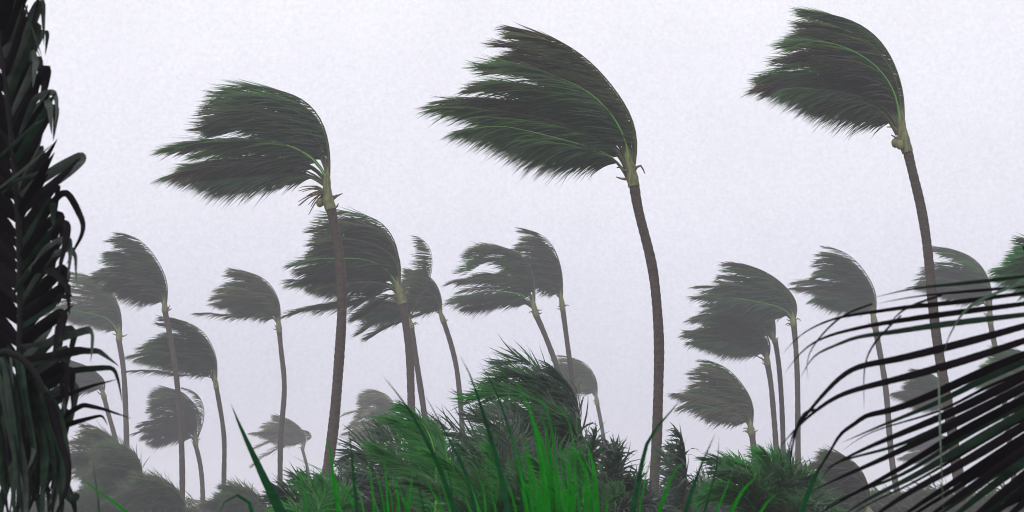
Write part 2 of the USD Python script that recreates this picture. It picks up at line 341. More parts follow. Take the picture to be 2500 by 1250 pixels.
    for ci in range(nc):
        if ci in skip: continue
        q = ci / max(nc - 1, 1)
        for c in range(copies):
            jj = ci + (rng.uniform(-jitter, jitter) if c else 0.0)
            if ci == 0: jj = abs(jj)
            if ci == nc - 1: jj = min(jj, nc - 1)
            a, b = int(math.floor(jj)), min(int(math.floor(jj)) + 1, nc - 1)
            cv = curves[a] * (1 - (jj - a)) + curves[b] * (jj - a)
            cut = rng.uniform(0.80, 1.02) if c else 1.0
            cv = root * 0 + cv[0] + (cv - cv[0]) * (np.array([1 - (1 - cut) * 0.9, 1 - (1 - cut) * 0.5]))
            dY = depth * ((c - (copies - 1) / 2) / max((copies - 1) / 2, 1) * 0.8 + rng.normal(0, 0.25)) if c else depth * rng.uniform(-0.5, 0.1)
            isb = ci in bright and c == 0
            
            if isb: dY = -depth * 0.85
            mat = alt if isb or rng.random() < alt_share else ('palm_leaf_brown' if leaf == 'palm_leaf' and rng.random() < 0.3 else leaf)
            rach, lv = frond(curve3(cv, D, dY), m * w0 * 0.16, leaf_len, leaf_w, count, t0=(0.3 if isb and ci > 5 else 0.15) if D < 60 else 0.12, blow=blow * (1.0 - 0.3 * q), lift=0.10 - 0.55 * q ** 1.5, droop=0.03 + 0.25 * q,
                             roll=rng.normal(0, 0.5), segs=segs, gust=gust)
            fr = part(t, 'frond', rach, 'rachis_bright' if isb else 'rachis', smooth=True, origin=O)
            part(fr, 'leaflets', lv, mat, origin=O, kind='stuff')
    for e in extra:
        rach, lv = frond(curve3(e['px'], D, e.get('dY', -0.6)), m * w0 * 0.16, leaf_len * e.get('len', 0.8), leaf_w, count, t0=e.get('t0', 0.28), blow=e.get('blow', 0.45), lift=e.get('lift', -0.15), droop=e.get('droop', 0.25), roll=e.get('roll', 0.3), segs=segs, gust=gust, open_=e.get('open', 1.0))
        fr = part(t, 'frond', rach, e.get('rachis', 'rachis'), smooth=True, origin=O)
        part(fr, 'leaflets', lv, e.get('leaf', leaf), origin=O, kind='stuff')
    return t

# ------------------------------------------------------------------ the three tall palms
palm('tall coconut palm left of centre, bright green midrib, brown flower stalk below its crown', 42, [(806, 500), (815, 545), (826, 610), (835, 700), (833, 800), (824, 930), (812, 1060), (790, 1210)], (23, 28), CROWN_A,
     bright=(4,), jitter=0.38, flower=True, nuts=2, stubs=5, count=112, leaf_len=1.35, leaf_w=0.033, depth=1.6, segs=4, sheath_px=[(808, 512), (800, 480), (798, 450), (802, 405)])
palm('tallest centre coconut palm with the widest blown crown and a long bare S-curved trunk', 36, [(1548, 450), (1556, 500), (1573, 570), (1592, 650), (1604, 750), (1609, 850), (1607, 960), (1604, 1060), (1596, 1200)], (24, 26), CROWN_B,
     bright=(2, 7), jitter=0.45, stubs=5, count=116, leaf_len=1.35, leaf_w=0.033, depth=1.7, segs=4, sheath_px=[(1548, 455), (1542, 425), (1536, 395), (1524, 335)])
palm('tall right-hand coconut palm rising out of the top corner behind the dark leaflets', 40, [(2215, 365), (2228, 420), (2245, 490), (2258, 560), (2270, 660), (2278, 750), (2292, 860), (2312, 980), (2330, 1100), (2345, 1220)], (24, 26), CROWN_C,
     bright=(2,), nuts=3, stubs=4, count=112, leaf_len=1.35, leaf_w=0.033, depth=1.6, segs=4, sheath_px=[(2216, 372), (2205, 335), (2200, 300), (2195, 240)])

# ------------------------------------------------------------------ palms farther off
def far(label, D, trunk, w, key, base, top, left, **k):
    a = dict(copies=4, depth=1.6, count=58, leaf_len=1.25, leaf_w=0.046, stubs=2, segs=3, alt_share=0.28); a.update(k)
    return palm(label, D, trunk, (w * 0.92, w * 1.04), key, base=base, top=top, left=left, **a)

far('dark-crowned palm at left whose slim trunk crosses the crown of the palm below it', 72, [(403, 760), (413, 810), (428, 900), (438, 1000), (444, 1110), (445, 1250)], 14, 'B', (402, 745), 572, 230, stubs=4)
far('pale palm half hidden behind the dark hanging leaves, yellow-green crown shaft', 88, [(290, 830), (300, 890), (306, 980), (309, 1080), (310, 1200)], 14, 'C', (292, 815), 668, 110, leaf='palm_leaf_olive', bright=(6,))
far('palm at left with one frond blown straight out beneath its crown', 74, [(528, 945), (538, 1000), (547, 1070), (547, 1150), (546, 1260)], 12, 'C', (525, 925), 776, 332,
    extra=[dict(px=[(523, 925), (490, 915), (455, 916), (400, 908), (350, 905), (310, 906)], t0=0.3, len=0.62, dY=-0.8)], alt_share=0.35)
far('lone palm with a crooked trunk between the left group and the tall left palm', 80, [(682, 810), (688, 870), (694, 930), (692, 990), (686, 1060), (684, 1140), (683, 1250)], 13, 'C', (680, 785), 660, 510,
    extra=[dict(px=[(676, 785), (650, 768), (620, 770), (570, 772), (520, 766), (480, 766)], t0=0.3, len=0.62, dY=0.5)], leaf='palm_leaf_olive', alt_share=0.3)
far('broad-crowned palm right behind the tall left trunk, green midrib showing', 60, [(983, 740), (992, 800), (1000, 870), (1003, 940), (1005, 1020), (1010, 1130)], 20, 'A', (972, 705), 520, 705, bright=(4,), stubs=4, copies=5, jitter=0.8, count=72,
    extra=[dict(px=[(975, 700), (976, 640), (952, 588), (895, 556), (830, 548), (770, 568)], len=1.0, t0=0.1, blow=0.75, lift=0.05, droop=0.05), dict(px=[(975, 700), (962, 632), (912, 598), (845, 584), (775, 596)], len=1.0, t0=0.1, blow=0.75, lift=0.0, droop=0.1, dY=-1.2), dict(px=[(975, 700), (955, 650), (900, 625), (830, 612), (770, 620)], len=1.0, t0=0.1, blow=0.7, dY=0.6), dict(px=[(975, 700), (945, 670), (890, 650), (820, 642), (745, 655)], len=1.0, t0=0.1, blow=0.7, dY=-0.4), dict(px=[(975, 705), (960, 700), (920, 712), (880, 738), (800, 746), (712, 768)], t0=0.12, len=1.05, dY=-1.0, blow=0.55, droop=0.3), dict(px=[(975, 708), (955, 706), (905, 722), (850, 738), (780, 752)], t0=0.12, len=1.05, dY=0.3, blow=0.55, droop=0.3), dict(px=[(975, 703), (940, 690), (880, 682), (800, 680), (712, 686)], t0=0.12, len=1.0, dY=-0.5, blow=0.6, droop=0.25), dict(px=[(978, 730), (965, 722), (940, 730), (910, 755), (880, 775)], t0=0.1, len=0.9)])
far('palm with one upright frond bent like a hook above its crown', 70, [(1004, 800), (1013, 860), (1024, 930), (1036, 1010), (1048, 1100)], 15, 'C', (1000, 780), 735, 890, copies=3, stubs=3,
    extra=[dict(px=[(1000, 780), (1022, 735), (1046, 690), (1055, 640), (1047, 602), (1026, 580)], t0=0.12, len=0.85, blow=0.85, lift=0.03, dY=0.3, droop=0), dict(px=[(1000, 780), (1020, 735), (1042, 690), (1052, 645), (1046, 610), (1030, 590)], t0=0.12, len=0.8, blow=0.85, lift=0.0, dY=-0.2, droop=0), dict(px=[(1000, 780), (985, 770), (950, 770), (915, 790), (885, 812)], t0=0.1, len=0.95), dict(px=[(1000, 785), (985, 785), (955, 795), (920, 815), (905, 825)], t0=0.1, len=0.85), dict(px=[(1000, 775), (980, 755), (945, 750), (905, 760), (875, 778)], t0=0.1, len=0.95), dict(px=[(1000, 780), (1018, 740), (1038, 705), (1048, 665), (1046, 640)], t0=0.12, len=0.8, blow=0.7, lift=0.0, dY=-0.5, droop=0)])
far('palm leaning left with a bowed thin trunk, just right of the hooked frond', 78, [(1083, 785), (1098, 830), (1113, 890), (1122, 960), (1128, 1040), (1133, 1150)], 13, 'C', (1076, 765), 662, 965,
    extra=[dict(px=[(1072, 765), (1055, 758), (1035, 765), (1010, 772)], t0=0.4, len=0.5)])
far('left palm of the overlapping pair at centre, trunk leaning right', 77, [(1310, 772), (1325, 805), (1343, 850), (1362, 900), (1385, 960), (1408, 1030), (1425, 1130)], 14, 'A', (1303, 745), 602, 1090, stubs=5, bright=(5,))
far('right palm of the overlapping pair at centre, crown higher than its neighbour', 82, [(1374, 755), (1380, 800), (1388, 860), (1398, 930), (1408, 1010), (1415, 1120)], 13, 'C', (1370, 725), 560, 1225, stubs=4,
    extra=[dict(px=[(1364, 725), (1345, 708), (1325, 698), (1300, 690)], t0=0.3, len=0.6)])
far('small faded palm with a thin stem right of the bright green bush', 108, [(1458, 985), (1466, 1025), (1474, 1070), (1481, 1120), (1486, 1200)], 10, 'C', (1455, 965), 870, 1320, leaf='palm_leaf_olive')
far('front palm of the three-palm cluster with a frond blown out low to the left', 74, [(1874, 890), (1881, 930), (1888, 1000), (1894, 1080), (1899, 1200)], 14, 'B', (1872, 872), 745, 1665, stubs=3,
    extra=[dict(px=[(1870, 880), (1845, 868), (1820, 856), (1770, 845), (1720, 838), (1685, 836)], t0=0.25, len=0.7, dY=-0.8)], alt_share=0.3)
far('middle palm of the three-palm cluster, trunk touching its left neighbour', 77, [(1893, 835), (1900, 880), (1907, 960), (1911, 1050), (1914, 1190)], 13, 'C', (1888, 825), 690, 1690, alt='palm_leaf_green', alt_share=0.5)
far('right palm of the three-palm cluster with the straightest trunk and greenest crown', 73, [(1938, 795), (1943, 850), (1947, 940), (1948, 1040), (1949, 1200)], 14, 'B', (1936, 780), 645, 1700, alt_share=0.55, bright=(6,), stubs=4)
far('low palm left of the three-palm cluster, its crown nearly as tall as its visible stem', 72, [(1836, 1060), (1841, 1100), (1848, 1150), (1852, 1220)], 16, 'B', (1832, 1040), 882, 1650, leaf='palm_leaf_olive', stubs=4, bright=(7,))
far('palm right of the cluster, trunk crossed by the tips of dark leaflets', 77, [(2137, 800), (2148, 860), (2160, 930), (2168, 1010), (2174, 1090), (2190, 1200), (2205, 1260)], 15, 'B', (2132, 770), 606, 1950, stubs=3)
far('palm behind the tall right trunk, rounded crown above the dark leaflets', 80, [(2418, 790), (2428, 840), (2440, 900), (2455, 1000), (2470, 1120)], 14, 'C', (2416, 750), 605, 2215)
far('tiny pale palm low down left of the tall left trunk, crown bent back on itself', 125, [(738, 1095), (746, 1125), (753, 1155), (757, 1210)], 8, 'B', (742, 1085), 1016, 628, leaf='palm_leaf_pale', alt='palm_leaf_olive', depth=1.5,
    extra=[dict(px=[(738, 1085), (712, 1084), (670, 1100), (640, 1118), (618, 1138)], t0=0.1, len=0.9, leaf='palm_leaf_pale'), dict(px=[(738, 1083), (705, 1072), (660, 1078), (620, 1096)], t0=0.1, len=0.9, leaf='palm_leaf_pale'), dict(px=[(738, 1080), (715, 1050), (675, 1045), (630, 1060)], t0=0.1, len=0.9, leaf='palm_leaf_pale'), dict(px=[(740, 1085), (752, 1075), (760, 1068), (755, 1055), (735, 1050)], t0=0.3, len=0.5, blow=0.7)])
far('pale bushy palm low down just right of the tall left trunk', 112, [(972, 1085), (976, 1120), (980, 1200)], 10, 'A', (970, 1070), 955, 850, leaf='palm_leaf_pale', alt='palm_leaf_olive', extra=[dict(px=[(968, 1066), (930, 1050), (890, 1056), (848, 1086)], t0=0.1, len=0.8, leaf='palm_leaf_pale'), dict(px=[(968, 1062), (925, 1014), (875, 1004), (838, 1014)], t0=0.1, len=0.8, leaf='palm_leaf_pale')])
far('short palm below the straight-out frond, open crown with see-through fronds', 95, [(477, 1085), (486, 1120), (493, 1170), (496, 1260)], 12, 'A', (478, 1070), 950, 338, stubs=3,
    extra=[dict(px=[(482, 1070), (496, 1030), (496, 990), (478, 960), (450, 948)], t0=0.15, len=0.6, blow=0.6, lift=0.1), dict(px=[(480, 1070), (490, 1035), (484, 1000), (465, 975)], t0=0.15, len=0.6, blow=0.6, lift=0.1)])
far('leaning palm at far left with its crown behind the dark leaves', 92, [(254, 970), (266, 1015), (280, 1065), (290, 1120), (296, 1200)], 12, 'B', (250, 955), 880, 90)
far('palm at far right behind the slanting dark leaflets, lower crown', 84, [(2325, 1010), (2335, 1080), (2342, 1200)], 13, 'B', (2320, 1000), 905, 2190)
far('lowest small palm behind the slanting dark leaflets', 112, [(2345, 1130), (2352, 1180), (2356, 1240)], 10, 'A', (2342, 1120), 1062, 2205)
far('dome-shaped low palm crown right of the three-palm cluster', 50, [(2125, 1262), (2128, 1290), (2130, 1330)], 22, 'C', (2120, 1250), 1104, 1955, leaf='palm_leaf', leaf_len=0.8, alt_share=0.1, gust=0.16)
far('low hazy palm crown at bottom left behind the leaning stem', 70, [(318, 1190), (322, 1220), (325, 1260)], 16, 'B', (312, 1180), 1038, 130, alt_share=0.3, gust=0.22, blow=0.6, leaf_len=0.9, depth=2.4, jitter=0.8)
far('low palm with curved see-through outer frond at bottom left', 66, [(350, 1210), (354, 1240), (356, 1280)], 16, 'A', (346, 1195), 1085, 190, alt_share=0.3, gust=0.22, blow=0.6, leaf_len=0.9, depth=2.4, jitter=0.8)
far('flattened palm crown along the bottom edge at left', 64, [(452, 1275), (455, 1295), (456, 1320)], 18, 'C', (448, 1260), 1160, 255, alt_share=0.3, gust=0.22, blow=0.6, leaf_len=0.9, depth=2.4, jitter=0.8)
far('flattened palm crown along the bottom edge beside the pointed green leaf', 66, [(652, 1290), (655, 1310), (656, 1330)], 18, 'C', (650, 1270), 1188, 500, alt_share=0.3, gust=0.22, blow=0.6, leaf_len=0.9, depth=2.4, jitter=0.8)
far('palm crown cut off by the right edge of the picture, above the dark leaflets', 40, [(2640, 740), (2650, 850), (2660, 1000), (2665, 1200)], 28, 'C', (2635, 720), 590, 2435, leaf='young_leaf_bright', alt='young_leaf', copies=3, leaf_len=1.0)
far('palm crown showing between dark leaflets at the right edge', 62, [(2560, 985), (2570, 1080), (2575, 1200)], 20, 'C', (2552, 970), 850, 2385, leaf='palm_leaf_green')

# ------------------------------------------------------------------ young palms in the middle distance
def young(label, D, root, curves, leaf, mats=None, count=60, leaf_len=0.75, leaf_w=0.035, blow=0.3, copies=2, spread=0.5, rr=0.02, lift=0.2, droop=0.1, name='young_palm', open_=1.1, group='young palms at the foot of the tall ones', t0=0.12, gust=0.06, jit=14, roll=None):
    b = at(root[0], root[1], D); gzv = float(ground_z(b[0], D)); O = np.array([b[0], D, gzv])
    t = thing(name, label, 'young palm', group, O)
    if b[2] - gzv > 0.2:
        st = spline([b + [0, 0, 0.1], (b + O) / 2 + [0.06, 0, 0], O + [0, 0, -0.2]], 24)
        part(t, 'trunk', tube(st, np.linspace(0.09, 0.15, 24) * (1 + 0.06 * np.where(np.arange(24) % 2, 1, -1)), 9), 'palm_bark', smooth=40, origin=O)
    for ci, c in enumerate(curves):
        for k in range(copies):
            cv = resample(c) if k == 0 else resample(c) + np.linspace(0, 1, 9)[:, None] * rng.normal(0, jit, 2)
            mt = leaf if mats is None or ci not in mats else mats[ci]
            rach, lv = frond(curve3(cv, D, rng.normal(0, spread)), rr, leaf_len, leaf_w, count, t0=t0, blow=blow, lift=lift, droop=droop, roll=(rng.normal(0.9, 0.5) if roll is None else rng.normal(roll, 0.12)) * rng.choice([-1, 1]), segs=4, open_=open_, gust=gust)
            fr = part(t, 'frond', rach, 'rachis_bright' if mt == 'young_leaf_bright' else 'rachis', smooth=True, origin=O)
            part(fr, 'leaflets', lv, mt, origin=O, kind='stuff')
    return t

young('bushy green palm at centre, fronds swept up and left over the other bushes', 19, (1406, 1180), [
    [(1406, 1170), (1401, 1086), (1376, 1006), (1326, 961), (1266, 956), (1201, 976)],
    [(1406, 1170), (1391, 1066), (1351, 986), (1306, 931), (1256, 916), (1216, 931)],
    [(1406, 1170), (1386, 1096), (1336, 1036), (1276, 1011), (1226, 1016)],
    [(1406, 1175), (1408, 1106), (1404, 1026), (1376, 966), (1336, 926)],
    [(1406, 1175), (1376, 1116), (1316, 1076), (1256, 1071), (1196, 1086)],
    [(1406, 1180), (1371, 1130), (1316, 1110), (1246, 1120)],
    [(1406, 1180), (1396, 1120), (1388, 1076), (1366, 1026)]], 'young_leaf', {0: 'young_leaf_bright', 4: 'young_leaf_bright', 3: 'young_leaf_dark'}, blow=0.45, copies=3, leaf_len=0.62, leaf_w=0.024, count=64, lift=0.3, gust=0.14, jit=24)
young('dark feathery palm at centre with comb-like leaflets standing against the sky', 17, (1260, 1260), [
    [(1260, 1250), (1240, 1160), (1205, 1105), (1150, 1070), (1100, 1048), (1058, 1040)],
    [(1260, 1250), (1250, 1140), (1240, 1080), (1210, 1040), (1160, 1015)],
    [(1260, 1250), (1270, 1150), (1275, 1070), (1250, 1030), (1200, 1010)],
    [(1260, 1250), (1225, 1190), (1170, 1160), (1100, 1150), (1040, 1160)],
    [(1260, 1250), (1300, 1180), (1350, 1130), (1390, 1120)],
    [(1260, 1250), (1310, 1200), (1370, 1170), (1430, 1190)]], 'young_leaf_dark', {3: 'young_leaf', 4: 'young_leaf'}, blow=0.05, copies=1, leaf_len=0.5, leaf_w=0.020, droop=0.0, open_=1.15, count=46, roll=1.4)
young('dark low palm left of centre, its leaflets fanned out toward the tall left trunk', 16, (1010, 1280), [
    [(1010, 1270), (970, 1180), (925, 1120), (880, 1100), (850, 1110)],
    [(1010, 1270), (960, 1200), (910, 1160), (860, 1155)],
    [(1010, 1270), (1000, 1170), (975, 1090), (930, 1050)],
    [(1010, 1270), (1040, 1180), (1060, 1110), (1040, 1060)],
    [(1010, 1270), (950, 1230), (890, 1205), (840, 1215)],
    [(1010, 1270), (1070, 1200), (1120, 1150), (1130, 1120)]], 'young_leaf_dark', {2: 'young_leaf', 3: 'young_leaf', 5: 'young_leaf'}, blow=0.1, copies=2, leaf_len=0.5, leaf_w=0.022, droop=0.05, count=40, roll=1.3)
young('bright green feathery palm bush left of centre in front of the pale bushy palm', 14, (1060, 1300), [
    [(1060, 1290), (1050, 1180), (1020, 1080), (980, 1030), (945, 1020)],
    [(1060, 1290), (1065, 1180), (1055, 1090), (1020, 1030), (985, 1005)],
    [(1060, 1290), (1080, 1190), (1085, 1110), (1060, 1050)],
    [(1060, 1290), (1030, 1200), (980, 1130), (920, 1090)]], 'young_leaf_bright', blow=0.35, copies=2, leaf_len=0.34, leaf_w=0.02, count=52)
young('low feathery palm along the bottom edge left of the brightest strap leaves', 9, (1190, 1350), [
    [(1190, 1340), (1160, 1230), (1110, 1150), (1050, 1110)], [(1190, 1340), (1185, 1220), (1160, 1130), (1115, 1080)], [(1190, 1340), (1210, 1230), (1215, 1150), (1195, 1090)],
    [(1190, 1340), (1140, 1260), (1070, 1200), (1000, 1180)], [(1190, 1340), (1235, 1250), (1265, 1190), (1270, 1140)]], 'young_leaf_bright', {1: 'young_leaf', 3: 'young_leaf', 4: 'young_leaf'}, blow=0.25, copies=2, leaf_len=0.2, leaf_w=0.010, count=56, rr=0.007, spread=0.3)
young('low feathery palm along the bottom edge inside the brightest strap leaves', 9, (1400, 1350), [
    [(1400, 1340), (1380, 1240), (1345, 1170), (1300, 1125)], [(1400, 1340), (1405, 1230), (1395, 1160), (1365, 1110)], [(1400, 1340), (1430, 1240), (1440, 1175), (1425, 1120)],
    [(1400, 1340), (1450, 1260), (1490, 1220), (1510, 1210)], [(1400, 1340), (1350, 1270), (1290, 1225), (1240, 1210)]], 'young_leaf_bright', {1: 'young_leaf', 3: 'young_leaf'}, blow=0.25, copies=2, leaf_len=0.2, leaf_w=0.010, count=56, rr=0.007, spread=0.3)
young('ragged dark palm right of the centre bush, torn fronds pointing right', 17, (1470, 1280), [
    [(1470, 1270), (1480, 1200), (1490, 1140), (1488, 1095)],
    [(1470, 1270), (1500, 1220), (1530, 1190), (1560, 1185)],
    [(1470, 1270), (1495, 1190), (1510, 1140), (1505, 1100)],
    [(1470, 1270), (1520, 1245), (1580, 1235), (1640, 1250)],
    [(1470, 1270), (1450, 1200), (1440, 1140), (1450, 1090)]], 'young_leaf_dark', blow=0.05, copies=2, leaf_len=0.42, leaf_w=0.034, droop=0.25, count=38, gust=0.2)
young('ragged dark palm at the foot of the tallest trunk, one torn upright frond', 21, (1660, 1270), [
    [(1660, 1260), (1672, 1190), (1675, 1130), (1668, 1090)],
    [(1660, 1260), (1650, 1190), (1640, 1140), (1620, 1110)],
    [(1660, 1260), (1690, 1220), (1730, 1200), (1760, 1205)],
    [(1660, 1260), (1610, 1220), (1570, 1200), (1530, 1210)]], 'young_leaf_dark', blow=0.35, copies=2, leaf_len=0.42, leaf_w=0.034, droop=0.2, count=34, gust=0.16, lift=0.4)
young('spiky green palm bush right of centre in front of the three-palm cluster', 17, (1860, 1290), [
    [(1860, 1280), (1840, 1210), (1800, 1165), (1750, 1150)],
    [(1860, 1280), (1870, 1200), (1880, 1150), (1860, 1120)],
    [(1860, 1280), (1850, 1200), (1830, 1150), (1790, 1125)],
    [(1860, 1280), (1900, 1210), (1940, 1170), (1985, 1165)],
    [(1860, 1280), (1820, 1230), (1770, 1210), (1720, 1220)],
    [(1860, 1280), (1920, 1230), (1970, 1215), (2020, 1230)],
    [(1860, 1280), (1890, 1190), (1915, 1145), (1920, 1120)]], 'young_leaf', {1: 'young_leaf_bright', 2: 'young_leaf_bright', 4: 'young_leaf_bright'}, blow=0.15, copies=3, leaf_len=0.4, leaf_w=0.022)
young('small light green palm seedling at the foot of the tall left trunk', 12, (770, 1300), [
    [(770, 1300), (765, 1240), (750, 1200), (730, 1180)],
    [(770, 1300), (780, 1230), (790, 1195), (780, 1175)],
    [(770, 1300), (800, 1250), (825, 1225), (850, 1215)],
    [(770, 1300), (745, 1260), (720, 1240), (700, 1240)]], 'young_leaf_bright', blow=0.1, copies=3, leaf_len=0.2, leaf_w=0.016, count=30, rr=0.01, spread=0.25)
young('dark narrow-leaved palm behind the light green seedling', 15, (790, 1290), [
    [(790, 1280), (770, 1225), (745, 1185), (725, 1165)],
    [(790, 1280), (750, 1240), (710, 1215), (680, 1200)],
    [(790, 1280), (820, 1220), (850, 1190), (880, 1180)]], 'young_leaf_dark', blow=0.15, copies=2, leaf_len=0.34, leaf_w=0.028, count=26)

# ------------------------------------------------------------------ undergrowth that closes the view low down
def undergrowth(spots, label, mat, name='undergrowth'):
    vs = []
    for (x, y, D, wpx, hpx, n) in spots:
        c = at(x, y, D); sx, sz = wpx * D / F, hpx * D / F
        a = rng.normal(0, 1, (n, 3)); a = a / np.linalg.norm(a, axis=1, keepdims=True) * rng.random((n, 1)) ** 0.4
        P = c + a * [sx, sx * 0.7, sz]
        d = norm(rng.normal(0, 0.5, (n, 3)) + [-0.6, 0, 0.25]); L = rng.uniform(0.3, 0.9, (n, 1, 1)); u = np.linspace(0, 1, 4)[None, :, None]
        C = P[:, None] + d[:, None] * L * u + np.array([-0.1, 0, -0.12]) * (u ** 2)
        w = norm(np.cross(d, rng.normal(0, 1, (n, 3))))[:, None] * np.array([0.6, 1, 0.7, 0.05])[None, :, None] * 0.035
        vs.append(ribbons(C, w))
    v, f = join(vs)
    m = usdkit.mesh(stage, '/World/' + free_name('/World', name), (v, f), LOOK[mat])
    p = m.GetPrim(); p.SetCustomDataByKey('label', label); p.SetCustomDataByKey('category', 'undergrowth'); p.SetCustomDataByKey('kind', 'stuff')
undergrowth([(x, 1250 + 25 * math.sin(x), 68, 70, 42 + 10 * math.sin(x * 3.1), 1500) for x in range(120, 480, 45)], 'hazy leafy undergrowth along the bottom edge at far left', 'palm_leaf')
undergrowth([(x, 1275 + 8 * math.sin(x), 100, 70, 44 + 10 * math.sin(x * 2.1), 900) for x in range(470, 1000, 60)], 'low faded undergrowth on the horizon left of centre', 'palm_leaf_olive')
undergrowth([(x, 1262 + 12 * math.sin(x * 1.7), 44, 60, 48 + 12 * math.sin(x * 2.3), 900) for x in range(1560, 1800, 45)], 'dark tangled undergrowth behind the strap leaves right of centre', 'young_leaf_dark')
undergrowth([(x, 1265 + 18 * math.sin(x * 1.3), 60, 80, 55 + 14 * math.sin(x * 1.9), 1300) for x in range(1960, 2560, 55)], 'dark undergrowth below the slanting leaflets at right', 'palm_leaf')
undergrowth([(x, 1300 + 12 * math.sin(x * 1.3), 24, 90, 110, 1500) for x in range(880, 1500, 70)], 'dense shaded undergrowth below the centre bushes', 'young_leaf_dark')

# ------------------------------------------------------------------ strap leaves in the foreground (each leaf a part)
def strap_plant(label, D, foot, leaves, name='strap_leaf_plant', group='strap-leaved plants in the foreground'):
    b = at(foot, 1250, D); gzv = float(ground_z(b[0], D)); O = np.array([b[0], D, gzv])
    t = thing(name, label, 'plant', group, O)
    for lf in leaves:
        pts, w, mat = lf[0], lf[1], lf[2]
        Dl = D + rng.uniform(-0.35, 0.35)
        P = at([p[0] for p in pts], [p[1] for p in pts], Dl + np.linspace(-0.12, 0.05, len(pts)))   # tip to foot of picture
        last = P[-1]; prev = P[-2]; dx = (last[0] - prev[0]) / max(prev[2] - last[2], 0.02)
        h = last[2] - gzv
        tail = np.array([[last[0] + np.clip(dx, -0.5, 0.5) * h * 0.25 + (O[0] - last[0]) * 0.1, Dl + 0.02, gzv + h * 0.6], [O[0] + (last[0] - O[0]) * 0.3 + rng.normal(0, 0.03), D + rng.normal(0, 0.04), gzv - 0.03]])
        C = np.vstack([tail[::-1], P[::-1]])
        part(t, 'leaf', blade(C, 0.5 * w * Dl / F * 1.0, rng.uniform(-0.5, 0.5), fold=0.28, n=34, twist=rng.uniform(-0.5, 0.5), root=0.5, taper=0.34), mat, smooth=70, origin=O)
    return t
G, K, B_ = 'strap_leaf', 'strap_leaf_dark', 'young_leaf_bright'
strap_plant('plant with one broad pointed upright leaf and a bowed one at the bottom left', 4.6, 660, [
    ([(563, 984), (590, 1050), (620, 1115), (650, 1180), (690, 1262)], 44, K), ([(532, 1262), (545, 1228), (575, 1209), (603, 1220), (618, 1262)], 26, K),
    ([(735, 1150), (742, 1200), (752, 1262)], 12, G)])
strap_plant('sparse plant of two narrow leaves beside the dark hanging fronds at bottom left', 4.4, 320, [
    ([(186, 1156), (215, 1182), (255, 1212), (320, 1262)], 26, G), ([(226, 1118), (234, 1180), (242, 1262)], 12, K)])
strap_plant('plant of four upright narrow leaves at the foot of the tall left trunk', 5.0, 880, [
    ([(798, 1066), (806, 1100), (816, 1180), (830, 1262)], 26, G), ([(850, 1036), (857, 1100), (862, 1160), (872, 1262)], 24, K), ([(705, 1108), (742, 1128), (782, 1146), (824, 1178), (856, 1215), (880, 1262)], 13, G),
    ([(898, 1108), (906, 1170), (914, 1262)], 15, G), ([(938, 1098), (943, 1170), (948, 1262)], 16, G), ([(1010, 1130), (1003, 1190), (992, 1262)], 17, G), ([(965, 1160), (972, 1210), (976, 1262)], 12, G)])
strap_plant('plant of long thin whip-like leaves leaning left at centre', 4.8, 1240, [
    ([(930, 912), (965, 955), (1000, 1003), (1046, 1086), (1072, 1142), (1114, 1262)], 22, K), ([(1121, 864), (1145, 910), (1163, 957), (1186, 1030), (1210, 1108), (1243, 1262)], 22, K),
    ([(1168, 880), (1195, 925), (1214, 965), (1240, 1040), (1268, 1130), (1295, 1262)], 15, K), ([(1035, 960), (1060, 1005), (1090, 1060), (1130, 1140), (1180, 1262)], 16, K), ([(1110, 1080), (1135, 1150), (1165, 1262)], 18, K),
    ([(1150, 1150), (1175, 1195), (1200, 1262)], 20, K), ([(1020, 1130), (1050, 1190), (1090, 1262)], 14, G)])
strap_plant('brightest green plant at bottom centre with a dense sheaf of upright leaves', 4.4, 1370, [
    ([(1260, 930), (1285, 980), (1304, 1035), (1322, 1120), (1338, 1262)], 36, G), ([(1235, 1025), (1262, 1106), (1276, 1170), (1290, 1262)], 18, G), ([(1275, 1055), (1300, 1140), (1314, 1262)], 14, G),
    ([(1290, 985), (1305, 965), (1322, 970), (1341, 1020), (1354, 1100), (1364, 1262)], 14, G), ([(1335, 972), (1360, 985), (1380, 1012), (1396, 1050), (1404, 1130), (1402, 1262)], 16, G), ([(1364, 1050), (1373, 1150), (1378, 1262)], 14, G),
    ([(1422, 1060), (1441, 1106), (1452, 1165), (1458, 1262)], 28, G), ([(1345, 1112), (1368, 1101), (1395, 1101), (1420, 1120), (1432, 1170), (1428, 1262)], 20, G), ([(1255, 1120), (1285, 1190), (1308, 1262)], 18, G),
    ([(1330, 1060), (1348, 1160), (1350, 1262)], 26, G), ([(1310, 1100), (1330, 1190), (1330, 1262)], 22, G), ([(1400, 1140), (1412, 1200), (1416, 1262)], 22, G), ([(1385, 1080), (1392, 1180), (1390, 1262)], 20, G),
    *[([(x - 26 - k % 3 * 6, y), (x - 12, y + 60), (x - 3, 1185), (x, 1262)], 18 + k % 4 * 3, G if k % 4 else K) for k, (x, y) in enumerate([(1275, 1090), (1300, 1060), (1318, 1130), (1334, 1035), (1352, 1140), (1366, 1100), (1384, 1150), (1398, 1090), (1415, 1160), (1440, 1130), (1350, 1010), (1430, 1175)])],
    ([(1476, 1205), (1482, 1235), (1478, 1262)], 14, G), ([(1225, 1150), (1250, 1210), (1262, 1262)], 16, G), ([(1295, 1010), (1330, 1100), (1345, 1262)], 20, G)])
